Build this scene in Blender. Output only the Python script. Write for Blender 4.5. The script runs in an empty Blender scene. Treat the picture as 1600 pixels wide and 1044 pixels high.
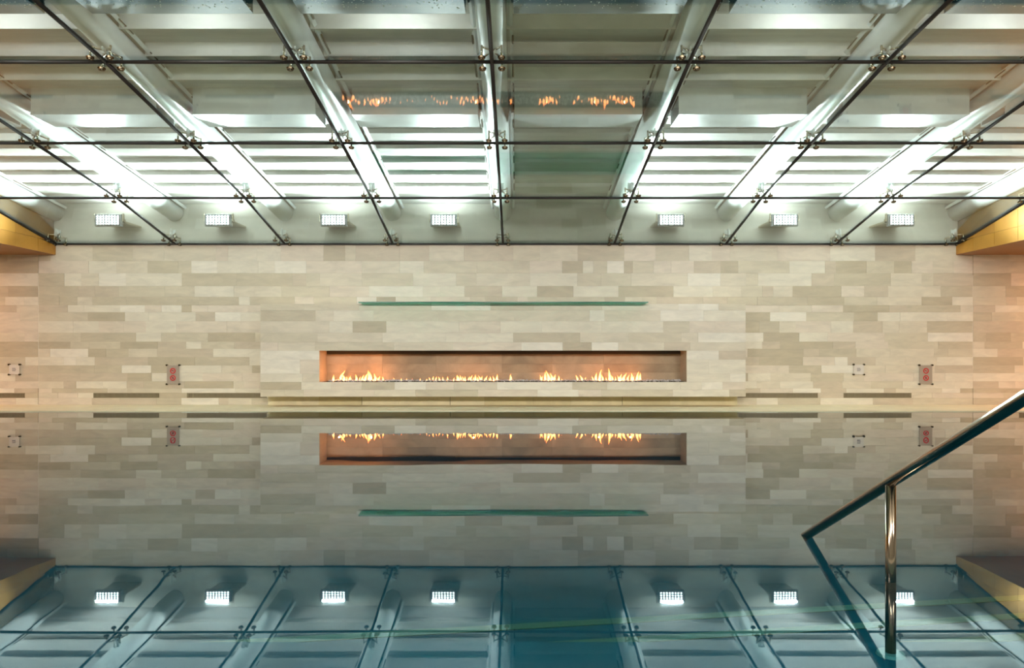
import bpy, bmesh, math, random
from mathutils import Vector, Matrix
random.seed(7)
sc = bpy.context.scene
col = sc.collection
R = math.radians

# ------------------------------------------------------------------ camera, exposure, world, large lights
F = 1190.0                      # focal length in pixels of the 1600 px frame
cam_d = bpy.data.cameras.new('camera')
cam = bpy.data.objects.new('camera', cam_d); col.objects.link(cam)
cam_d.sensor_width = 36; cam_d.lens = F / 1600 * 36
cam_d.shift_x = -0.005; cam_d.shift_y = 0.01625
cam_d.clip_start = 0.05; cam_d.clip_end = 100
cam.location = (0, 0, 1.0); cam.rotation_euler = (R(90), 0, 0)
sc.camera = cam
sc.view_settings.view_transform = 'Standard'; sc.view_settings.look = 'None'
sc.view_settings.exposure = 0.0; sc.view_settings.gamma = 1.0
sc.view_settings.use_curve_mapping = False
try:
    sc.cycles.use_denoising = True
    sc.cycles.max_bounces = 10; sc.cycles.diffuse_bounces = 5; sc.cycles.glossy_bounces = 6
    sc.cycles.transparent_max_bounces = 24; sc.cycles.sample_clamp_indirect = 6
    sc.cycles.caustics_reflective = False; sc.cycles.caustics_refractive = False
except Exception:
    pass
w = bpy.data.worlds.new('world'); sc.world = w; w.use_nodes = True
w.node_tree.nodes['Background'].inputs[0].default_value = (0.55, 0.7, 0.9, 1)
w.node_tree.nodes['Background'].inputs[1].default_value = 0.02

def area(name, loc, rot, sx, sy, power, color, spread=180):
    l = bpy.data.lights.new(name, 'AREA'); l.shape = 'RECTANGLE'; l.size = sx; l.size_y = sy
    l.energy = power; l.color = color; l.spread = R(spread)
    o = bpy.data.objects.new(name, l); col.objects.link(o); o.location = loc; o.rotation_euler = rot
    return o
P_FRONT, P_AISLE, P_FLOOD = 440, 34, 230
for x in (-5.5, 0, 5.5):        # unseen fill lights added behind the camera, standing in for hall ceiling lamps
    area('hall_fill', (x, -1.4, 3.9), (R(62), 0, 0), 2.6, 0.7, P_FRONT, (1.0, 0.94, 0.86))
for x in (-7.3, -5.2, -3.2, -1.2, 2.9, 4.9, 6.9):     # unseen fill lights added behind the blue-grey channel to brighten the upper planks
    area('rear_fill', (x, 7.26, 4.25), (R(84), 0, 0), 0.5, 0.08, 6.5, (0.93, 0.95, 1.0), 170)
for s, k in ((-1, 0.75), (1, 1.25)):        # warm lamps in the side aisles
    area('aisle_light', (s * 10.6, 12.9, 2.7), (0, 0, 0), 0.5, 0.9, P_AISLE * k * 1.4, (1.0, 0.46, 0.18))
    area('aisle_light', (s * 10.3, 9.0, 2.7), (0, 0, 0), 0.5, 2.5, P_AISLE * k, (1.0, 0.55, 0.22))

# ------------------------------------------------------------------ helpers
def mat(name, color=(1, 1, 1), rough=0.5, metal=0.0, noise=0.0, nscale=3.0, stretch=(1, 1, 1), bump=0.0, emis=None, estr=0, spec=0.5):
    m = bpy.data.materials.new(name); m.use_nodes = True
    nt = m.node_tree; b = nt.nodes['Principled BSDF']
    b.inputs['Base Color'].default_value = (*color, 1); b.inputs['Roughness'].default_value = rough
    b.inputs['Metallic'].default_value = metal; b.inputs['Specular IOR Level'].default_value = spec
    if emis:
        b.inputs['Emission Color'].default_value = (*emis, 1); b.inputs['Emission Strength'].default_value = estr
    if noise or bump:
        g = nt.nodes.new('ShaderNodeNewGeometry')
        mp = nt.nodes.new('ShaderNodeMapping'); mp.inputs['Scale'].default_value = stretch
        oi = nt.nodes.new('ShaderNodeObjectInfo')
        mu = nt.nodes.new('ShaderNodeMath'); mu.operation = 'MULTIPLY'; mu.inputs[1].default_value = 37.0
        ad = nt.nodes.new('ShaderNodeVectorMath'); ad.operation = 'ADD'
        nz = nt.nodes.new('ShaderNodeTexNoise'); nz.inputs['Scale'].default_value = nscale
        nz.inputs['Detail'].default_value = 5; nz.inputs['Roughness'].default_value = 0.6
        nz.inputs['Distortion'].default_value = 0.6
        nt.links.new(g.outputs['Position'], mp.inputs['Vector'])
        nt.links.new(oi.outputs['Random'], mu.inputs[0])
        nt.links.new(mp.outputs['Vector'], ad.inputs[0]); nt.links.new(mu.outputs[0], ad.inputs[1])
        nt.links.new(ad.outputs[0], nz.inputs['Vector'])
    if noise:
        mx = nt.nodes.new('ShaderNodeMix'); mx.data_type = 'RGBA'
        mx.inputs[6].default_value = (*[c * (1 - noise) for c in color], 1)
        mx.inputs[7].default_value = (*[min(1, c * (1 + noise)) for c in color], 1)
        rp = nt.nodes.new('ShaderNodeMapRange'); rp.inputs[1].default_value = 0.3; rp.inputs[2].default_value = 0.7
        nt.links.new(nz.outputs['Fac'], rp.inputs[0]); nt.links.new(rp.outputs[0], mx.inputs[0])
        nt.links.new(mx.outputs[2], b.inputs['Base Color'])
    if bump:
        bp = nt.nodes.new('ShaderNodeBump'); bp.inputs['Strength'].default_value = bump; bp.inputs['Distance'].default_value = 0.01
        nt.links.new(nz.outputs['Fac'], bp.inputs['Height']); nt.links.new(bp.outputs[0], b.inputs['Normal'])
    return m

def srgb(r, g, b):
    f = lambda c: (c / 255) / 12.92 if c <= 10 else (((c / 255) + 0.055) / 1.055) ** 2.4
    return (f(r), f(g), f(b))

def sheet(name, tint, f0, rough, bump=None, gtint=(1, 1, 1)):
    """Clear sheet: tinted see-through mixed with a mirror by Schlick's law, the same from either side."""
    m = bpy.data.materials.new(name); m.use_nodes = True; nt = m.node_tree; N = nt.nodes; L = nt.links
    N.clear()
    out = N.new('ShaderNodeOutputMaterial'); mix = N.new('ShaderNodeMixShader')
    tr = N.new('ShaderNodeBsdfTransparent'); tr.inputs[0].default_value = (*tint, 1)
    gl = N.new('ShaderNodeBsdfGlossy'); gl.inputs['Color'].default_value = (*gtint, 1); gl.inputs['Roughness'].default_value = rough
    g = N.new('ShaderNodeNewGeometry'); dt = N.new('ShaderNodeVectorMath'); dt.operation = 'DOT_PRODUCT'
    L.new(g.outputs['Normal'], dt.inputs[0]); L.new(g.outputs['Incoming'], dt.inputs[1])
    ab = N.new('ShaderNodeMath'); ab.operation = 'ABSOLUTE'; L.new(dt.outputs['Value'], ab.inputs[0])
    su = N.new('ShaderNodeMath'); su.operation = 'SUBTRACT'; su.inputs[0].default_value = 1; su.use_clamp = True; L.new(ab.outputs[0], su.inputs[1])
    pw = N.new('ShaderNodeMath'); pw.operation = 'POWER'; L.new(su.outputs[0], pw.inputs[0]); pw.inputs[1].default_value = 5
    ma = N.new('ShaderNodeMath'); ma.operation = 'MULTIPLY_ADD'; L.new(pw.outputs[0], ma.inputs[0])
    ma.inputs[1].default_value = 1 - f0; ma.inputs[2].default_value = f0
    L.new(ma.outputs[0], mix.inputs[0]); L.new(tr.outputs[0], mix.inputs[1]); L.new(gl.outputs[0], mix.inputs[2])
    L.new(mix.outputs[0], out.inputs[0])
    if bump:
        scl, st, dist = bump
        mp = N.new('ShaderNodeMapping'); mp.inputs['Scale'].default_value = scl
        L.new(g.outputs['Position'], mp.inputs['Vector'])
        nz = N.new('ShaderNodeTexNoise'); nz.inputs['Scale'].default_value = 1; nz.inputs['Detail'].default_value = 2
        L.new(mp.outputs[0], nz.inputs['Vector'])
        bp = N.new('ShaderNodeBump'); bp.inputs['Strength'].default_value = st; bp.inputs['Distance'].default_value = dist
        L.new(nz.outputs['Fac'], bp.inputs['Height']); L.new(bp.outputs[0], gl.inputs['Normal'])
    return m

def link(name, me, m, parent=None):
    o = bpy.data.objects.new(name, me); col.objects.link(o)
    if m and not me.materials: me.materials.append(m)
    if parent: o.parent = parent
    return o
def empty(name, loc=(0, 0, 0)):
    o = bpy.data.objects.new(name, None); col.objects.link(o); o.location = loc; o.empty_display_size = 0.1
    return o
def tag(o, label=None, cat=None, group=None, kind=None):
    for k, v in (('label', label), ('category', cat), ('group', group), ('kind', kind)):
        if v: o[k] = v
    return o
def finish(bm, name, m, parent=None, smooth=False):
    bmesh.ops.recalc_face_normals(bm, faces=bm.faces)
    me = bpy.data.meshes.new(name); bm.to_mesh(me); bm.free()
    if smooth:
        for p in me.polygons: p.use_smooth = True
    return link(name, me, m, parent)
def bx(bm, x0, x1, y0, y1, z0, z1, rot=None, org=None):
    r = bmesh.ops.create_cube(bm, size=1)
    M = Matrix.Translation(((x0 + x1) / 2, (y0 + y1) / 2, (z0 + z1) / 2)) @ Matrix.Diagonal((x1 - x0, y1 - y0, z1 - z0, 1))
    if rot is not None:
        M = Matrix.Translation(org) @ rot @ Matrix.Translation(-Vector(org)) @ M
    bmesh.ops.transform(bm, matrix=M, verts=r['verts'])
    return r['verts']
def box(name, x0, x1, y0, y1, z0, z1, m, parent=None, bevel=0):
    bm = bmesh.new(); bx(bm, x0, x1, y0, y1, z0, z1)
    if bevel: bmesh.ops.bevel(bm, geom=bm.edges[:], offset=bevel, segments=2, affect='EDGES', profile=0.5)
    return finish(bm, name, m, parent)
def tube_bm(bm, pts, r, seg=16, caps=True):
    """Swept circular tube with mitred corners. r may be a number or a list."""
    pts = [Vector(p) for p in pts]; rings = []
    for i, p in enumerate(pts):
        a = (pts[i] - pts[i - 1]).normalized() if i else None
        b = (pts[i + 1] - pts[i]).normalized() if i < len(pts) - 1 else None
        t = ((a or b) + (b or a)).normalized()
        ref = Vector((0, 0, 1)) if abs(t.z) < 0.9 else Vector((0, 1, 0))
        u = t.cross(ref).normalized(); v = u.cross(t).normalized()
        k = 1 / max(0.5, t.dot(a or b)) if (a and b) else 1
        rr = r[i] if isinstance(r, (list, tuple)) else r
        rings.append([bm.verts.new(p + (u * math.cos(q) + v * math.sin(q)) * rr * (k ** 0.5)) for q in [2 * math.pi * j / seg for j in range(seg)]])
    for A, B in zip(rings, rings[1:]):
        for j in range(seg): bm.faces.new((A[j], A[(j + 1) % seg], B[(j + 1) % seg], B[j]))
    if caps: bm.faces.new(rings[0]); bm.faces.new(rings[-1][::-1])
def tube(name, pts, r, m, parent=None, seg=16):
    bm = bmesh.new(); tube_bm(bm, pts, r, seg); return finish(bm, name, m, parent, True)

_unit = {}
def unit_mesh(m, key='cube'):
    k = (m.name, key)
    if k not in _unit:
        bm = bmesh.new(); bmesh.ops.create_cube(bm, size=1)
        me = bpy.data.meshes.new('block'); bm.to_mesh(me); bm.free(); me.materials.append(m); _unit[k] = me
    return _unit[k]
def piece(name, x0, x1, y0, y1, z0, z1, m, parent=None, rx=0):
    o = bpy.data.objects.new(name, unit_mesh(m)); col.objects.link(o)
    o.location = ((x0 + x1) / 2, (y0 + y1) / 2, (z0 + z1) / 2); o.scale = (x1 - x0, y1 - y0, z1 - z0)
    if rx: o.rotation_euler = (rx, 0, 0)
    if parent: o.parent = parent
    return o

# ------------------------------------------------------------------ materials
ST = [(226, 217, 200), (218, 207, 188), (210, 199, 178), (200, 188, 166), (192, 179, 156), (221, 208, 191), (204, 190, 170), (234, 226, 212)]
STW = [5, 5, 4, 4, 3, 4, 4, 3]
stone = [mat('limestone_%s' % n, srgb(*c), 0.42, noise=0.10, nscale=2.2, stretch=(1.2, 1, 4), bump=0.05)
         for n, c in zip('abcdefgh', ST)]
PL = [mat('plinth_stone_%s' % n, srgb(*c), 0.5, noise=0.1, nscale=3) for n, c in zip('abc', [(222, 212, 172), (214, 202, 158), (228, 218, 182)])]
mortar = mat('mortar', srgb(196, 182, 156), 0.8)
white = mat('white_painted_steel', srgb(222, 226, 226), 0.35, noise=0.05, nscale=5, bump=0.08)
plank_m = [mat('ceiling_plank_%s' % n, srgb(*c), 0.6, noise=0.12, nscale=2.5, stretch=(0.6, 3, 1), bump=0.15) for n, c in zip('abc', [(214, 210, 205), (205, 202, 198), (222, 219, 214)])]
gasket = mat('black_silicone', srgb(32, 27, 23), 0.6)
steel = mat('brushed_steel', srgb(190, 180, 160), 0.22, metal=1.0, noise=0.06, nscale=30)
dsteel = mat('dark_bronze_steel', srgb(100, 92, 76), 0.25, metal=1.0)
rail_m = mat('polished_stainless', srgb(142, 132, 118), 0.14, metal=1.0, noise=0.05, nscale=40, stretch=(1, 1, 8))
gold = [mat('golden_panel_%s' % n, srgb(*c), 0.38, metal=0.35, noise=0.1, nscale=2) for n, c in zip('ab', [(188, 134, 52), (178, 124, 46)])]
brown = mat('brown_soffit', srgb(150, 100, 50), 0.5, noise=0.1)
blue_grey = mat('blue_grey_steel', srgb(64, 92, 106), 0.45, noise=0.15, nscale=6)
dark = mat('vent_dark', srgb(70, 62, 48), 0.7)
vdark = mat('vent_recess', srgb(128, 116, 92), 0.7)
vent_m = mat('vent_bronze', srgb(165, 152, 126), 0.4, metal=0.3)
plaster = mat('plaster', srgb(200, 196, 186), 0.8, noise=0.05)
teal = mat('teal_mosaic', srgb(13, 66, 82), 0.8, noise=0.25, nscale=1.5, spec=0.1)
olive = mat('olive_nosing', srgb(50, 60, 26), 0.5, noise=0.2)
housing = mat('lamp_housing', srgb(90, 94, 98), 0.4, metal=0.5)
GLASS = sheet('roof_glass', (0.90, 0.965, 0.93), 0.045, 0.02)
WATER = sheet('pool_water', (0.42, 0.80, 0.84), 0.022, 0.012, ((0.5, 1.1, 1), 0.10, 0.012), (0.93, 0.975, 1.0))  # cool mirror tint put in for blue light scattered by the water

YW = 13.9
zpx = lambda y, Y=YW: 1.0 - (y - 548) * Y / F
xpx = lambda x, Y=YW: (x - 808) * Y / F

# ------------------------------------------------------------------ room shell
XL, XR, YB = -11.6, 11.4, -4.5
wall_back = tag(box('wall_back', XL, XR, YW + 0.022, YW + 0.30, -1.3, 4.6, mortar), kind='structure')
for n, a, b in (('wall_left', XL - 0.25, XL), ('wall_right', XR, XR + 0.25)):
    wl = tag(box(n, a, b, YB, YW + 0.3, -1.3, 4.9, plaster), kind='structure')
tag(box('wall_front', XL, XR, YB - 0.25, YB, -1.3, 5.3, plaster), kind='structure')
upper = tag(box('trim_1', XL, XR, YW - 0.0, YW + 0.02, 2.965, 4.55, plaster), kind='structure')

ROWS = [381, 408, 427, 447, 464, 477, 488, 502, 520, 534, 545, 558, 571, 583, 596, 607, 614, 622, 633.6]
VENTS = [(-60, 39), (146, 249), (292, 417), (1153, 1278), (1318, 1424), (1592, 1690)]
JL, JR = xpx(60), xpx(1520)
BX0, BX1, BZ0, BZ1, BY = -4.50, 4.005, 0.192, 1.82, 13.35      # fireplace block
core_l = tag(empty('wall_back_left', (XL, YW, 0)), kind='structure')
core_r = tag(empty('wall_back_right', (XR, YW, 0)), kind='structure')
def lay(x0, x1, z0, z1, out, lo=0.3, hi=1.05):
    x = x0
    while x < x1 - 1e-4:
        L = random.uniform(lo, hi)
        if random.random() < 0.25: L *= 0.55
        if x1 - (x + L) < 0.22: L = x1 - x
        out.append((x, x + L, z0, z1)); x += L
runs = {0: [], 1: [], 2: []}
for ri in range(len(ROWS) - 1):
    z1, z0 = zpx(ROWS[ri]), zpx(ROWS[ri + 1])
    for sec, (a, b) in enumerate(((XL, JL - 0.004), (JL + 0.004, JR - 0.004), (JR + 0.004, XR))):
        spans = [(a, b)]
        def cut(sp, c, d):
            o = []
            for p, q in sp:
                if d <= p or c >= q: o.append((p, q)); continue
                if c > p: o.append((p, c))
                if d < q: o.append((d, q))
            return o
        if z1 < BZ1 + 0.02: spans = cut(spans, BX0 + 0.06, BX1 - 0.06)
        if ROWS[ri] == 614:
            for v0, v1 in VENTS: spans = cut(spans, xpx(v0), xpx(v1))
        for p, q in spans: lay(p, q, z0, z1, runs[sec])
core_l.matrix_world = Matrix.Translation((0, 0, 0)); core_r.matrix_world = Matrix.Translation((0, 0, 0))
core_l.location = (0, 0, 0); core_r.location = (0, 0, 0)
g = 0.0007
for sec, par in ((0, core_l), (1, wall_back), (2, core_r)):
    ts = runs[sec]
    order = sorted(range(len(ts)), key=lambda i: -(ts[i][1] - ts[i][0]) * (ts[i][3] - ts[i][2]))
    single = set(order[:300])
    rest = {}
    for i, (x0, x1, z0, z1) in enumerate(ts):
        m = random.choices(stone, STW)[0]
        pr = random.uniform(0, 0.005)
        if i in single:
            piece('stone_tile', x0 + g, x1 - g, YW - pr, YW + 0.03, z0 + g, z1 - g, m, par)
        else: rest.setdefault(m.name, []).append((x0, x1, z0, z1, pr))
    if rest:
        bm = bmesh.new(); names = list(rest)
        for k, nme in enumerate(names):
            for x0, x1, z0, z1, pr in rest[nme]:
                n0 = len(bm.faces); bx(bm, x0 + g, x1 - g, YW - pr, YW + 0.03, z0 + g, z1 - g)
                bm.faces.ensure_lookup_table()
                for f in bm.faces[n0:]: f.material_index = k
        me = bpy.data.meshes.new('small_stone_tiles'); bm.to_mesh(me); bm.free()
        for nme in names: me.materials.append(bpy.data.materials[nme])
        tag(link('small_stone_tiles', me, None, par), kind='stuff')
# pale vertical movement joints
for n, x in (('trim_2', JL), ('trim_3', JR)):
    tag(box(n, x - 0.0035, x + 0.0035, YW - 0.001, YW + 0.03, zpx(607), zpx(430), stone[7]), kind='structure')

# pool rim along the back wall
YE = 12.55
rim = tag(box('trim_4', XL, XR, YE + 0.21, YW + 0.02, -0.35, -0.012, mortar), kind='structure')
tag(rim, 'pale wet limestone pool rim along the foot of the back wall', None)
def coping(y0, y1, step, off):
    x = XL - off
    while x < XR:
        piece('coping_stone', max(x, XL) + 0.001, min(x + step, XR) - 0.001, y0, y1, -0.012, random.uniform(0.011, 0.013), coping_m, rim)
        x += step
coping_m = mat('wet_limestone', srgb(236, 222, 190), 0.5, noise=0.08, nscale=2)
coping(13.21, YW - 0.004, 1.18, 0.5)
coping(YE, 13.195, 1.18, 0.1)

# basin, steps, side decks, water
basin = tag(box('floor', XL, XR, 2.0, YE + 0.2, -1.35, -1.25, teal), kind='structure')
tag(box('pool_deck', XL, XR, YB, 2.2, -1.3, 0.02, stone[1]), kind='structure')
for n, a, b in (('trim_5', XL, XL + 1.3), ('trim_6', XR - 1.3, XR)):
    tag(box(n, a, b, 2.2, YE, -1.3, 0.012, stone[2]), kind='structure')
tag(box('trim_7', XL, XR, YE + 0.01, YE + 0.2, -1.3, -0.013, teal), kind='structure')
steps = tag(empty('pool_steps'), kind='structure')
z, y = -0.32, 3.45
piece('step', XL + 1.3, XR - 1.3, 2.2, 3.45, -1.25, z, teal, steps)
k = 0
while z > -1.15:
    z -= 0.16
    if z < -1.2: break
    piece('step', XL + 1.3, XR - 1.3, y, y + 0.30, -1.25, z, teal, steps); y += 0.30
for k in range(3):
    bm = bmesh.new(); bx(bm, XL + 1.5, XR - 1.5, 6.2 - 0.06 - k * 0.42, 6.2 + 0.06 - k * 0.42, -1.25, -1.245, Matrix.Rotation(R(9), 4, 'Z'), (0, 6.2, 0))
    finish(bm, 'floor_stripe', olive, basin)
bm = bmesh.new()
v = [bm.verts.new(p) for p in ((XL + 1.3, 2.2, 0), (XR - 1.3, 2.2, 0), (XR - 1.3, YE, 0), (XL + 1.3, YE, 0))]
bm.faces.new(v)
water = tag(finish(bm, 'pool_water', WATER), kind='structure')

# ------------------------------------------------------------------ curved glass ceiling
SX = [-8.42, -6.24, -4.24, -2.27, -0.26, 1.775, 3.81, 5.82, 8.01]
GY = [13.9, 11.87, 9.855, 7.85, 5.85, 3.85, 1.85]
GZ = [2.95, 3.384, 3.69, 3.98, 4.17, 4.31, 4.40]
ceil = tag(empty('ceiling'), kind='structure')
tag(ceil, 'curved ceiling of clear glass panes with black joints and round fixings')
def pt(x, i, t=0.0, dz=0.0):
    y = GY[i] + (GY[i + 1] - GY[i]) * t if i < len(GY) - 1 else GY[i]
    zz = GZ[i] + (GZ[i + 1] - GZ[i]) * t if i < len(GZ) - 1 else GZ[i]
    return Vector((x, y, zz + dz))
TH = 0.012
for i in range(len(GY) - 1):
    for j in range(8):
        a0, a1 = SX[j] + 0.012, SX[j + 1] - 0.012
        d = (Vector((0, GY[i + 1] - GY[i], GZ[i + 1] - GZ[i]))).normalized(); n = Vector((0, -d.z, d.y)) if d.y > 0 else Vector((0, d.z, -d.y))
        n = n if n.z > 0 else -n
        p, q = pt(0, i) + d * 0.012, pt(0, i + 1) - d * 0.012
        bm = bmesh.new(); vs = []
        for s in (0, TH):
            for xx, c in ((a0, p), (a1, p), (a1, q), (a0, q)):
                vs.append(bm.verts.new(Vector((xx, 0, 0)) + c + n * s))
        for f in ((0, 1, 2, 3), (4, 5, 6, 7), (0, 1, 5, 4), (1, 2, 6, 5), (2, 3, 7, 6), (3, 0, 4, 7)): bm.faces.new([vs[t] for t in f])
        finish(bm, 'glass_pane', GLASS, ceil)
for j, x in enumerate(SX):       # joints running towards the wall, one straight length per pane
    for i in range(len(GY) - 1):
        bm = bmesh.new(); tube_bm(bm, [pt(x, i, 0, -0.004), pt(x, i + 1, 0, -0.004)], 0.021 if 0 < j < 8 else 0.03, 10)
        finish(bm, 'joint_strip', gasket, ceil, True)
for i in range(len(GY)):
    for j in range(8):
        rr = 0.019
        tube('cross_joint_strip', [pt(SX[j], i, 0, -0.004), pt(SX[j + 1], i, 0, -0.004)], rr, gasket, ceil, 10)
tag(box('trim_8', SX[0], SX[-1], YW - 0.05, YW - 0.002, 2.925, 2.94, gasket), kind='structure')

# point fixings: one master, copied
def fitting_master():
    e = empty('spider_fitting'); e.parent = ceil
    parts = []
    for sx, sy in ((-1, -1), (1, -1), (-1, 1), (1, 1)):
        bm = bmesh.new()
        r = bmesh.ops.create_cone(bm, cap_ends=True, segments=18, radius1=0.033, radius2=0.040, depth=0.018)
        bmesh.ops.translate(bm, verts=r['verts'], vec=(sx * 0.10, sy * 0.11, -0.022))
        r = bmesh.ops.create_cone(bm, cap_ends=True, segments=14, radius1=0.017, radius2=0.019, depth=0.010)
        bmesh.ops.translate(bm, verts=r['verts'], vec=(sx * 0.10, sy * 0.11, -0.034))
        o = finish(bm, 'disc', dsteel, e, False); parts.append(o)
        bm = bmesh.new()
        r = bmesh.ops.create_cone(bm, cap_ends=True, segments=12, radius1=0.012, radius2=0.012, depth=0.12)
        bmesh.ops.translate(bm, verts=r['verts'], vec=(sx * 0.10, sy * 0.11, 0.055))
        tube_bm(bm, [(sx * 0.10, sy * 0.11, 0.10), (0, 0, 0.12)], 0.011, 8)
        finish(bm, 'arm', steel, e, True)
    bm = bmesh.new(); bx(bm, -0.006, 0.006, -0.09, 0.09, 0.09, 0.22); bx(bm, -0.05, 0.05, -0.006, 0.006, 0.09, 0.22)
    finish(bm, 'bracket', white, e)
    return e
fm = fitting_master(); first = True
def beam_z(Y): return 3.51 + 0.123 * (YW - Y)
for i in range(0, 5):
    for j in range(len(SX)):
        if first: e = fm; first = False
        else:
            e = fm.copy(); col.objects.link(e)
            for c in fm.children:
                d = c.copy(); col.objects.link(d); d.parent = e
        sl = math.atan2(GZ[i] - GZ[max(0, i - 1)] if i else 0.43, 2.0)
        y = GY[i] - (0.03 if i == 0 else 0); x = SX[j]
        e.location = (x, y, GZ[i]); e.rotation_euler = (-sl, 0, 0); e.parent = ceil
        if i == 0: e.location = (x + (0.1 if j == 0 else -0.1 if j == 8 else 0), YW - 0.14, GZ[0] + 0.02)
        if 0 < i and 0 < j < 8:
            box('beam_hanger', x - 0.05, x + 0.05, y - 0.006, y + 0.006, GZ[i] + 0.19, beam_z(y) - 0.14, white, ceil)

# ------------------------------------------------------------------ structure above the glass
ORD = ['first', 'second', 'third', 'fourth', 'fifth', 'sixth', 'seventh', 'eighth', 'ninth']
for j, x in enumerate(SX):
    root = empty('roof_beam', (x, YW, beam_z(YW)))
    root.location = (0, 0, 0)
    tube('tube', [(x, YW + 0.0, beam_z(YW)), (x, 3.0, beam_z(3.0))], 0.15, white, root, 28)
    bm = bmesh.new()
    for s in (-1, 1):
        tube_bm(bm, [(x + s * 0.185, YW, beam_z(YW) + 0.10), (x + s * 0.185, 3.0, beam_z(3.0) + 0.10)], 0.03, 4)
    finish(bm, 'edge_flange', white, root)
    bm = bmesh.new()
    yy = 12.9
    while yy > 4:
        L = random.uniform(0.1, 0.5)
        for s in (-1, 1):
            tube_bm(bm, [(x + s * 0.214, yy, beam_z(yy) + 0.085), (x + s * 0.214, yy - L, beam_z(yy - L) + 0.085)], 0.010, 4)
        yy -= L + random.uniform(0.15, 0.8)
    tag(finish(bm, 'joint_cracks', dark, root), 'dark broken joint line beside the beam')
    side = 'seen through the glass ceiling'
    if j == 4: lab = 'white round beam above the glass, the one passing over the middle of the fireplace'
    elif j < 4: lab = 'white round beam above the glass, %s from the left golden bulkhead' % ORD[j]
    else: lab = 'white round beam above the glass, %s from the right golden bulkhead' % ORD[8 - j]
    tag(root, lab, 'beam', 'white tubular beams above the glass ceiling')

soff = lambda Y: 3.66 + 0.123 * (YW - Y)
decks = tag(empty('trim_9'), kind='structure'); tag(decks, 'overlapping pale roof planks above the glass between the beams')
y = YW
rows = []
while y > 3.4:
    rows.append((y - 0.55, y)); y -= 0.55
for (y0, y1) in rows:
    for j in range(8):
        m = random.choice(plank_m)
        yc = (y0 + y1) / 2
        o = piece('roof_plank', SX[j] + 0.14, SX[j + 1] - 0.14, y0, y1 - 0.01, soff(yc) - 0.01, soff(yc) + 0.01, m, decks, rx=-R(7) + (R(15) if yc < 9.7 else R(6)))
        piece('plank_riser', SX[j] + 0.14, SX[j + 1] - 0.14, y0 - 0.012, y0 + 0.006, soff(y0) - (0.09 if yc < 9.7 else 0.035), soff(y0) + 0.07, m, decks)
tag(box('roof_slab', SX[0] - 0.3, SX[-1] + 0.3, 1.0, YW, 5.35, 5.45, plaster), kind='structure')
# deep cross channel and the blue-grey one nearer the camera
def cross(y0, y1, zb, m, label, grp=None):
    for j in range(8):
        a, b = SX[j] + 0.226, SX[j + 1] - 0.226
        bm = bmesh.new()
        bx(bm, a, b, y0, y0 + 0.02, zb, soff(y0) + 0.06)
        bx(bm, a, b, y0 - 0.02, y1, zb - 0.014, zb)
        bx(bm, a, b, y1 - 0.02, y1, zb, soff(y1) + 0.06)
        o = finish(bm, 'cross_channel', m)
        w_ = 'in the bay left of' if j < 4 else 'in the bay right of'
        names = ['in the bay beside the left golden bulkhead', 'in the second bay from the left', 'in the third bay from the left',
                 'in the bay left of the unlit bay', 'in the dark unlit bay', 'in the bay right of the unlit bay',
                 'in the second bay from the right', 'in the bay beside the right golden bulkhead']
        tag(o, label + ' ' + names[j], 'channel', grp)
cross(9.42, 9.93, 3.93, white, 'white cross channel above the glass', 'white cross channels above the glass')
cross(6.4, 7.2, 4.2, blue_grey, 'blue-grey wet channel at the top edge', 'blue-grey channels at the top edge of the view')

# floodlights
FX = [168, 340, 521, 693, 1049, 1227, 1409]
FY = 13.2
flab = ['beside the left golden bulkhead', 'second from the left', 'third from the left', 'just left of the unlit bay',
        'just right of the unlit bay', 'second from the right', 'beside the right golden bulkhead']
emit_m = mat('led_lens', (0.9, 0.95, 1.0), 0.3, emis=(0.86, 0.95, 1.0), estr=14)
LEDW, LEDH = 0.40, 0.165
for px, lb in zip(FX, flab):
    x = (px - 808) * FY / F; zc = 3.265
    root = empty('floodlight', (x, FY, zc)); root.rotation_euler = (0, 0, 0)
    tag(root, 'bright LED floodlight above the glass, ' + lb, 'floodlight', 'LED floodlights along the back wall')
    box('housing', -0.23, 0.23, 0.012, 0.09, -0.105, 0.105, housing, root, 0.008)
    bm = bmesh.new()
    for c in range(9):
        xx = -LEDW / 2 + c * LEDW / 8; bx(bm, xx - 0.004, xx + 0.004, -0.010, 0.010, -LEDH / 2, LEDH / 2)
    for c in range(5):
        zz = -LEDH / 2 + c * LEDH / 4; bx(bm, -LEDW / 2, LEDW / 2, -0.010, 0.010, zz - 0.003, zz + 0.003)
    finish(bm, 'grid', housing, root)
    bm = bmesh.new()
    for c in range(8):
        for r_ in range(4):
            xx = -LEDW / 2 + (c + 0.5) * LEDW / 8; zz = -LEDH / 2 + (r_ + 0.5) * LEDH / 4
            bx(bm, xx - 0.0145, xx + 0.0145, 0.002, 0.011, zz - 0.0125, zz + 0.0125)
    tag(finish(bm, 'led_array', emit_m, root), kind='stuff')
    bm = bmesh.new()
    for s in (-1, 1): bx(bm, s * 0.245 - 0.006, s * 0.245 + 0.006, 0.03, 0.09, -0.02, 0.12)
    bx(bm, -0.25, 0.25, 0.10, 0.13, 0.0, 0.03); bx(bm, -0.25, 0.25, 0.10, 0.69, -0.03, 0.0)
    finish(bm, 'yoke', steel, root)
    a = area('flood_beam', (x, FY - 0.03, zc + 0.078), (-R(90 + 34), 0, 0), 0.38, 0.03, P_FLOOD, (0.88, 0.96, 1.0), 170)
    area('upward_fill', (x, FY + 0.15, zc + 0.13), (R(180), 0, 0), 0.40, 0.05, P_FLOOD * 0.13, (0.88, 0.96, 1.0), 170)  # added upward strip, brightens the upper wall and soffit near the lamps

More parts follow.
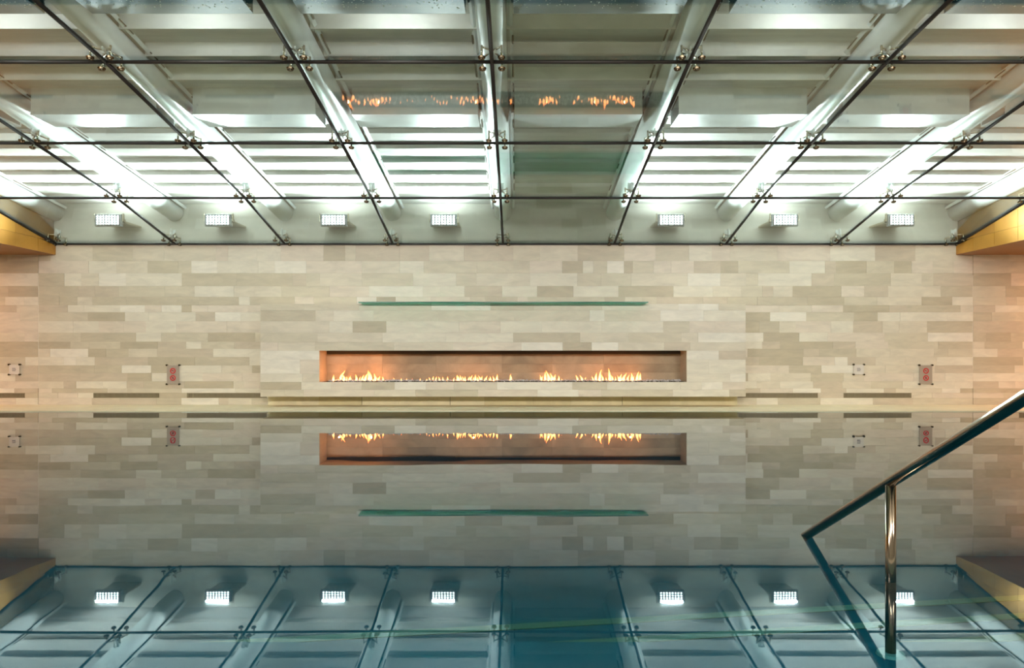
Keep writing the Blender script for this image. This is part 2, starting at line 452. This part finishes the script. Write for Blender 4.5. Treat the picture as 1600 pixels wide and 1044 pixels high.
# ------------------------------------------------------------------ golden bulkheads and aisle ceilings
def bulk(side, X, out, cap):
    root = tag(empty('trim_' + side), kind='structure')
    tag(root, 'golden panelled bulkhead with brown underside on the %s of the glass ceiling' % side)
    s = -1 if out < X else 1
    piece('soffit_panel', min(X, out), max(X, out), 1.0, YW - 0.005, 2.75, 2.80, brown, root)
    def gz(Y):
        for i in range(len(GY) - 1):
            if GY[i] >= Y >= GY[i + 1]:
                t = (GY[i] - Y) / (GY[i] - GY[i + 1]); return GZ[i] + t * (GZ[i + 1] - GZ[i])
        return GZ[-1]
    ys = [YW - 0.005, 13.38]
    while ys[-1] > 2.2: ys.append(ys[-1] - 0.60)
    for k in range(len(ys) - 1):
        yb, ya = ys[k], ys[k + 1]
        for row in range(3):
            lo = [2.752, 2.985, 3.40][row]
            h1, h2 = gz(yb) - 0.035, gz(ya) - 0.035
            t1 = min([2.982, 3.397, 9][row], h1); t2 = min([2.982, 3.397, 9][row], h2)
            if t2 <= lo + 0.02: continue
            t1 = max(t1, lo + 0.004)
            bm = bmesh.new(); vs = []
            pr = random.uniform(0, 0.004)
            for xx in (X - s * pr, X + s * 0.03):
                for (yy, zz) in ((yb - 0.002, lo), (ya + 0.002, lo), (ya + 0.002, t2), (yb - 0.002, t1)): vs.append(bm.verts.new((xx, yy, zz)))
            for f in ((0, 1, 2, 3), (4, 5, 6, 7), (0, 1, 5, 4), (1, 2, 6, 5), (2, 3, 7, 6), (3, 0, 4, 7)): bm.faces.new([vs[t] for t in f])
            finish(bm, 'gold_panel', random.choice(gold), root)
    bm = bmesh.new(); vs = []
    a, b = X + s * 0.03, X + s * 0.08       # backing board above, closes the roof void
    bx(bm, min(a, b), max(a, b), 1.0, YW - 0.005, 2.80, 5.2)
    finish(bm, 'backing_board', dark, root)
bulk('left', SX[0], XL, 1); bulk('right', SX[-1], XR, 1)
tag(box('ceiling_rear', XL, XR, YB, 1.84, 4.42, 4.55, plaster), kind='structure')

# ------------------------------------------------------------------ fireplace
fp = empty('fireplace', (0, 0, 0))
tag(fp, 'long wall-mounted limestone-clad fireplace block with a wide open slot', 'fireplace')
OX0, OX1, OZ0, OZ1 = -3.467, 2.973, 0.45, 1.0
bm = bmesh.new()
bi = BY + 0.03
bx(bm, BX0 + .004, OX0 - .03, bi, YW - 0.006, BZ0 + .004, BZ1 - .004); bx(bm, OX1 + .03, BX1 - .004, bi, YW - 0.006, BZ0 + .004, BZ1 - .004)
bx(bm, OX0 - .03, OX1 + .03, bi, YW - 0.006, BZ0 + .004, OZ0 - .03); bx(bm, OX0 - .03, OX1 + .03, bi, YW - 0.006, OZ1 + .03, BZ1 - .004)
finish(bm, 'body', stone[2], fp)
zb = lambda y: zpx(y, BY)
RB = [475, 485, 502, 520, 535, 548, 562, 584, 597, 609, 620]
zs = [BZ1] + [zb(y) for y in RB[1:5]] + [OZ1] + [zb(562), zb(584)] + [OZ0] + [zb(609), BZ0]
for r_ in range(len(zs) - 1):
    z1, z0 = zs[r_], zs[r_ + 1]
    spans = [(BX0, BX1)] if (z0 >= OZ1 - 1e-3 or z1 <= OZ0 + 1e-3) else [(BX0, OX0), (OX1, BX1)]
    ts = []
    for a, b in spans: lay(a, b, z0, z1, ts, 0.4, 1.4)
    if abs(z1 - OZ0) < 1e-3:
        pass
    for (x0, x1, p, q) in ts:
        piece('facing_tile', x0 + g, x1 - g, BY - random.uniform(0, 0.003), bi + 0.001, p + g, q - g, random.choices(stone, [5, 5, 4, 2, 1, 5, 3, 4])[0], fp)
back_m = [mat('slot_limestone_%s' % n, srgb(*c), 0.6, noise=0.2, nscale=2.5) for n, c in zip('abc', [(176, 158, 130), (166, 148, 120), (184, 166, 138)])]  # back tiles darker and browner than the facing stone
# reveal of the slot
for a, b in ((OX0 - 0.03, OX0), (OX1, OX1 + 0.03)): box('slot_side', a, b, bi, YW - 0.01, OZ0 - 0.02, OZ1 + 0.02, stone[3], fp)
box('slot_roof', OX0, OX1, bi, YW - 0.012, OZ1, OZ1 + 0.03, stone[4], fp)
box('slot_floor', OX0, OX1, bi, YW - 0.012, OZ0 - 0.03, OZ0 - 0.004, dark, fp)
x = OX0
while x < OX1 - 0.01:
    L = min(random.uniform(0.7, 1.3), OX1 - x)
    if OX1 - (x + L) < 0.3: L = OX1 - x
    zz = [OZ0 - 0.004, 0.60, 0.76, 0.935]
    for a, b in zip(zz, zz[1:]):
        piece('slot_back_tile', x + g, x + L - g, YW - 0.035 + random.uniform(-0.003, 0.003), YW - 0.008, a + g, b - g, random.choice(back_m), fp)
    x += L
tag(box('flue_gap', OX0, OX1, YW - 0.032, YW - 0.012, 0.94, OZ1, dark, fp), 'dark flue slit')
box('burner_tray', OX0 + 0.12, OX1 - 0.06, BY + 0.12, BY + 0.42, OZ0 - 0.004, OZ0 + 0.010, dark, fp)
# plinth below
xs = [BX0 - 0.02, xpx(565, 13.78), xpx(703, 13.78), xpx(972, 13.78), BX1 - 0.02]
for a, b in zip(xs, xs[1:]):
    x = a
    while x < b - 0.01:
        L = min(random.uniform(0.5, 1.2), b - x)
        if b - (x + L) < 0.25: L = b - x
        piece('plinth_panel', x + (0.008 if x == a else 0.001), x + L - 0.001, 13.78, YW - 0.008, 0.014, BZ0 + 0.003, random.choice(PL), fp)
        x += L
box('plinth_core', xs[0], xs[-1], 13.80, YW - 0.006, 0.013, BZ0 + 0.002, dark, fp)

# crushed glass chips bed
chip_m = mat('glass_chips', srgb(205, 200, 200), 0.2, noise=0.35, nscale=60)
bm = bmesh.new()
for k in range(1500):
    x = random.uniform(OX0 + 0.13, OX1 - 0.07); y = random.uniform(BY + 0.06, BY + 0.40)
    s = random.uniform(0.010, 0.022)
    r = bmesh.ops.create_icosphere(bm, subdivisions=1, radius=s)
    M = Matrix.Translation((x, y, OZ0 + 0.008 + random.uniform(0, 0.016))) @ Matrix.Rotation(random.uniform(0, 6), 4, Vector((random.random(), random.random(), 1)).normalized()) @ Matrix.Diagonal((random.uniform(.6, 1.5), random.uniform(.6, 1.2), random.uniform(.4, .9), 1))
    bmesh.ops.transform(bm, matrix=M, verts=r['verts'])
tag(finish(bm, 'glass_chips', chip_m), 'bed of pale crushed glass chips along the fireplace slot', 'glass chips', kind='stuff')

# flames
fl_m = bpy.data.materials.new('flame'); fl_m.use_nodes = True
nt = fl_m.node_tree; N = nt.nodes; N.clear()
out = N.new('ShaderNodeOutputMaterial'); em = N.new('ShaderNodeEmission'); rp = N.new('ShaderNodeValToRGB')
tc = N.new('ShaderNodeTexCoord'); sp = N.new('ShaderNodeSeparateXYZ')
nt.links.new(tc.outputs['Generated'], sp.inputs[0]); nt.links.new(sp.outputs[2], rp.inputs[0])
rp.color_ramp.elements[0].position = 0.0; rp.color_ramp.elements[0].color = (1.0, 0.42, 0.14, 1)
rp.color_ramp.elements[1].position = 1.0; rp.color_ramp.elements[1].color = (1.0, 0.16, 0.03, 1)
e2 = rp.color_ramp.elements.new(0.5); e2.color = (1.0, 0.32, 0.08, 1)
nt.links.new(rp.outputs[0], em.inputs[0]); em.inputs[1].default_value = 9
tr = N.new('ShaderNodeBsdfTransparent'); mx = N.new('ShaderNodeMixShader'); mx.inputs[0].default_value = 0.75
nt.links.new(tr.outputs[0], mx.inputs[1]); nt.links.new(em.outputs[0], mx.inputs[2]); nt.links.new(mx.outputs[0], out.inputs[0])
fire = tag(empty('fire', (0, 0, 0)), 'row of small orange gas flames burning in the fireplace slot', 'fire')
FL = []
def cl(a, b, n, h0, h1):
    for k in range(n): FL.append((a + (b - a) * (k + random.uniform(.2, .8)) / n, random.uniform(h0, h1)))
FL += [(521, 9), (533, 16), (537, 11), (546, 7), (557, 9), (566, 8), (575, 15), (580, 14), (585, 11), (592, 8), (598, 7), (571, 11)]
cl(518, 600, 12, 3, 7); cl(608, 660, 5, 2, 4); cl(664, 700, 7, 3, 7); cl(708, 780, 20, 4, 9); FL += [(797, 9), (799, 5)]
FL += [(846, 8), (852, 13), (857, 16), (862, 12), (867, 9), (873, 7)]; cl(842, 880, 7, 3, 8)
FL += [(902, 8), (909, 8), (914, 5), (931, 12), (936, 17), (941, 9), (953, 17), (957, 8), (969, 10), (975, 12), (981, 9), (989, 11), (995, 14), (1001, 12)]
cl(925, 1003, 16, 3, 8)
for px, h in FL:
    Y = random.uniform(BY + 0.12, BY + 0.32); x = (px - 808) * Y / F; H = h * Y / F * random.uniform(1.0, 1.15)
    lean = random.uniform(-0.35, 0.35) * H; cur = random.uniform(-0.3, 0.3) * H
    wd = min(0.030, max(0.012, H * 0.22))
    pts, rr = [], []
    for k in range(8):
        t = k / 7
        pts.append((x + lean * t * t + cur * math.sin(t * 5) * 0.35, Y + 0.1 * H * math.sin(t * 4), OZ0 + 0.012 + H * t))
        rr.append(max(0.0012, wd * (1 - t) ** 0.8 * (0.55 + 1.1 * t * (1 - t) * 1.6)))
    tube('flame', pts, rr, fl_m, fire, 8)

for px_, e_ in ((530, 9), (580, 11), (740, 6), (857, 9), (936, 8), (985, 9)):      # the light the flames give off
    l = bpy.data.lights.new('flame_light', 'POINT'); l.energy = e_ * (0.4 if px_ < 600 else 0.10); l.color = (1.0, 0.36, 0.12); l.shadow_soft_size = 0.012
    o = bpy.data.objects.new('flame_light', l); col.objects.link(o); o.location = ((px_ - 808) * 13.56 / F, 13.56, OZ0 + 0.09)

# glass shelf above the slot
shelf_m = sheet('shelf_glass', (0.45, 0.85, 0.75), 0.05, 0.02)
edge_m = mat('green_glass_edge', srgb(30, 110, 92), 0.15)
sh = empty('glass_shelf', (0, 0, 0)); tag(sh, 'long thin green glass shelf projecting above the fireplace slot', 'shelf')
SA, SB = (560 - 808) * 13.1 / F, (1013 - 808) * 13.1 / F
box('shelf_pane', SA, SB, 13.1, 13.80, 1.822, 1.842, shelf_m, sh)
box('front_edge', SA, SB, 13.094, 13.1, 1.822, 1.842, edge_m, sh)
bm = bmesh.new()
for t in (0.08, 0.5, 0.92):
    xx = SA + (SB - SA) * t; bx(bm, xx - 0.03, xx + 0.03, 13.80, YW - 0.004, 1.821, 1.86)
finish(bm, 'wall_clamp', steel, sh)

# ------------------------------------------------------------------ vents
vl = ['bronze vent grille at the left edge of the picture', 'bronze vent grille below the tall sign on the left, second from the left edge',
      'bronze vent grille touching the left end of the fireplace block', 'bronze vent grille touching the right end of the fireplace block',
      'bronze vent grille under the small white sign on the right', 'bronze vent grille at the right edge of the picture']
for (v0, v1), lb in zip(VENTS, vl):
    x0, x1 = xpx(v0), xpx(v1); z0, z1 = zpx(622) + 0.004, zpx(614) - 0.004
    root = tag(empty('vent_grille', (0, 0, 0)), lb, 'vent', 'vent grilles low in the back wall')
    box('recess', x0, x1, YW + 0.016, YW + 0.022, z0, z1, vdark, root)
    bm = bmesh.new(); t = 0.008
    bx(bm, x0, x1, YW - 0.004, YW + 0.016, z0, z0 + t); bx(bm, x0, x1, YW - 0.004, YW + 0.016, z1 - t, z1)
    bx(bm, x0, x0 + t, YW - 0.004, YW + 0.016, z0, z1); bx(bm, x1 - t, x1, YW - 0.004, YW + 0.016, z0, z1)
    finish(bm, 'frame', vent_m, root)
    bm = bmesh.new(); x = x0 + 0.02
    while x < x1 - 0.01: bx(bm, x - 0.0045, x + 0.0045, YW - 0.001, YW + 0.014, z0 + t, z1 - t); x += 0.021
    tag(finish(bm, 'slats', vent_m, root), kind='stuff')

# ------------------------------------------------------------------ signs
acr = mat('grey_acrylic', srgb(168, 154, 140), 0.35); acw = mat('white_acrylic', srgb(222, 214, 206), 0.25)
red = mat('sign_red', srgb(186, 16, 24), 0.5); pale = mat('sign_white', srgb(226, 205, 192), 0.5); ink = mat('sign_ink', srgb(110, 104, 104), 0.6); gink = mat('sign_black', srgb(60, 45, 42), 0.6)
def ring(bm, cx, cz, y, r0, r1, n=28):
    A = []
    for k in range(n):
        q = 2 * math.pi * k / n
        A.append([bm.verts.new((cx + rr * math.cos(q), yy, cz + rr * math.sin(q))) for rr, yy in ((r0, y), (r1, y), (r1, y + .001), (r0, y + .001))])
    for k in range(n):
        B = A[(k + 1) % n]
        for t in range(4): bm.faces.new((A[k][t], B[t], B[(t + 1) % 4], A[k][(t + 1) % 4]))
def sign(name, x0p, x1p, y0p, y1p, m, lb, tall):
    x0, x1, z1, z0 = xpx(x0p), xpx(x1p), zpx(y0p), zpx(y1p)
    root = tag(empty(name, (0, 0, 0)), lb, 'sign')
    Y = YW - 0.035
    box('plate', x0, x1, Y, Y + 0.006, z0, z1, m, root)
    for sx in (x0 - 0.004, x1 + 0.004):
        for sz in (z0 - 0.004, z1 + 0.004):
            bm = bmesh.new()
            r = bmesh.ops.create_cone(bm, cap_ends=True, segments=14, radius1=0.016, radius2=0.016, depth=0.042)
            bmesh.ops.transform(bm, matrix=Matrix.Translation((sx, YW - 0.024, sz)) @ Matrix.Rotation(R(90), 4, 'X'), verts=r['verts'])
            finish(bm, 'standoff', dsteel, root, False)
    cx, cz = (x0 + x1) / 2 - (0.0 if tall else 0), (z0 + z1) / 2
    if tall:
        for k, dz in enumerate((0.065, -0.065)):
            c = cz + dz + 0.005
            bm = bmesh.new(); ring(bm, cx, c, Y - 0.0025, 0.034, 0.052)
            rot = Matrix.Rotation(R(45), 4, 'Y'); bx(bm, cx - 0.040, cx + 0.040, Y - 0.0027, Y - 0.0012, c - 0.005, c + 0.005, rot, (cx, Y, c))
            finish(bm, 'prohibition_ring', red, root)
            bm = bmesh.new()
            if k == 0: bx(bm, cx - 0.026, cx + 0.010, Y - 0.0015, Y - 0.0005, c - 0.006, c + 0.004); bx(bm, cx + 0.012, cx + 0.022, Y - 0.0015, Y - 0.0005, c + 0.004, c + 0.014)
            else:
                bx(bm, cx - 0.008, cx + 0.008, Y - 0.0015, Y - 0.0005, c - 0.022, c + 0.008)
                ring(bm, cx, c + 0.016, Y - 0.0015, 0.001, 0.009, 12); bx(bm, cx - 0.022, cx + 0.022, Y - 0.0015, Y - 0.0005, c - 0.004, c + 0.002)
            finish(bm, 'pictogram', gink, root)
            bm = bmesh.new(); bx(bm, cx - 0.05, cx + 0.05, Y - 0.0014, Y - 0.0006, c - 0.062 + 0.0, c - 0.058); finish(bm, 'caption_line', ink, root)
    else:
        bm = bmesh.new()
        for dz in (0.022, 0.0, -0.022): bx(bm, cx - 0.035, cx + 0.035 - abs(dz) * .4, Y - 0.0015, Y - 0.0005, cz + dz - 0.005, cz + dz + 0.005)
        finish(bm, 'text_lines', ink, root)
sign('warning_sign', 262, 281, 571, 600, acr, 'tall grey acrylic sign with two red prohibition rings, left of the fireplace', True)
sign('warning_sign', 1435.5, 1455, 571, 600, acr, 'tall grey acrylic sign with two red prohibition rings, right of the fireplace', True)
sign('notice_plate', 16, 32, 570, 585, acw, 'small square white notice plate near the left edge', False)
sign('notice_plate', 1333, 1348.5, 570, 585, acw, 'small square white notice plate right of the fireplace', False)

# ------------------------------------------------------------------ handrail
hr = tag(empty('handrail', (1.6, 3.3, -0.32)), 'polished stainless handrail sloping down into the pool water', 'handrail')
hr.location = (0, 0, 0)
P0, D = Vector((1.565, 4.12, 0)), Vector((0.048, -0.735, 0.385))
tube('rail', [P0 - D * 0.03, P0 + D * 2.0, P0 + D * 2.45, P0 + D * 2.6 + Vector((0, -0.05, -0.01)), P0 + D * 2.6 + Vector((0, -0.22, -0.04)), P0 + D * 2.6 + Vector((0, -0.28, -0.12)), (P0.x + 0.125, P0.y - 2.19, 0.02)], 0.0235, rail_m, hr, 24)
pp = P0 + D * 1.115
tube('post', [(pp.x, pp.y, -0.32), (pp.x, pp.y, pp.z - 0.012)], 0.022, rail_m, hr, 24)
bm = bmesh.new()
r = bmesh.ops.create_cone(bm, cap_ends=True, segments=28, radius1=0.06, radius2=0.055, depth=0.012); bmesh.ops.translate(bm, verts=r['verts'], vec=(pp.x, pp.y, -0.313))
finish(bm, 'floor_flange', mat('flange_grey', srgb(80, 100, 100), 0.6), hr)

# ------------------------------------------------------------------ droplets lying on the glass
drop_m = mat('droplets', srgb(235, 240, 240), 0.08, spec=1.0)
bm = bmesh.new()
def on_glass(px, py):
    for i in range(len(GY) - 1):
        p, q = pt(0, i), pt(0, i + 1)
        k = (548 - py) / F      # z-1 = k*y
        den = (q.z - p.z) - k * (q.y - p.y)
        t = (k * p.y - (p.z - 1)) / den if abs(den) > 1e-6 else -1
        if 0 <= t <= 1:
            Y = p.y + t * (q.y - p.y); return Vector(((px - 808) * Y / F, Y, p.z + t * (q.z - p.z)))
def drops(n, x0, x1, y0, y1, s):
    for _ in range(n):
        c = on_glass(random.uniform(x0, x1), random.uniform(y0, y1))
        if c is None: continue
        r = bmesh.ops.create_icosphere(bm, subdivisions=1, radius=random.uniform(0.4, 1) * s)
        bmesh.ops.transform(bm, matrix=Matrix.Translation(c + Vector((0, 0, 0.018))) @ Matrix.Diagonal((1, 1, 0.5, 1)), verts=r['verts'])
drops(1500, -100, 1700, -30, 16, 0.009)
for a, b in ((80, 290), (300, 500), (530, 760), (1040, 1200), (1330, 1500)):
    drops(60, a, b, 120, 150, 0.006); drops(110, a, b, 178, 196, 0.006)
tag(finish(bm, 'water_droplets', drop_m, ceil), kind='stuff')
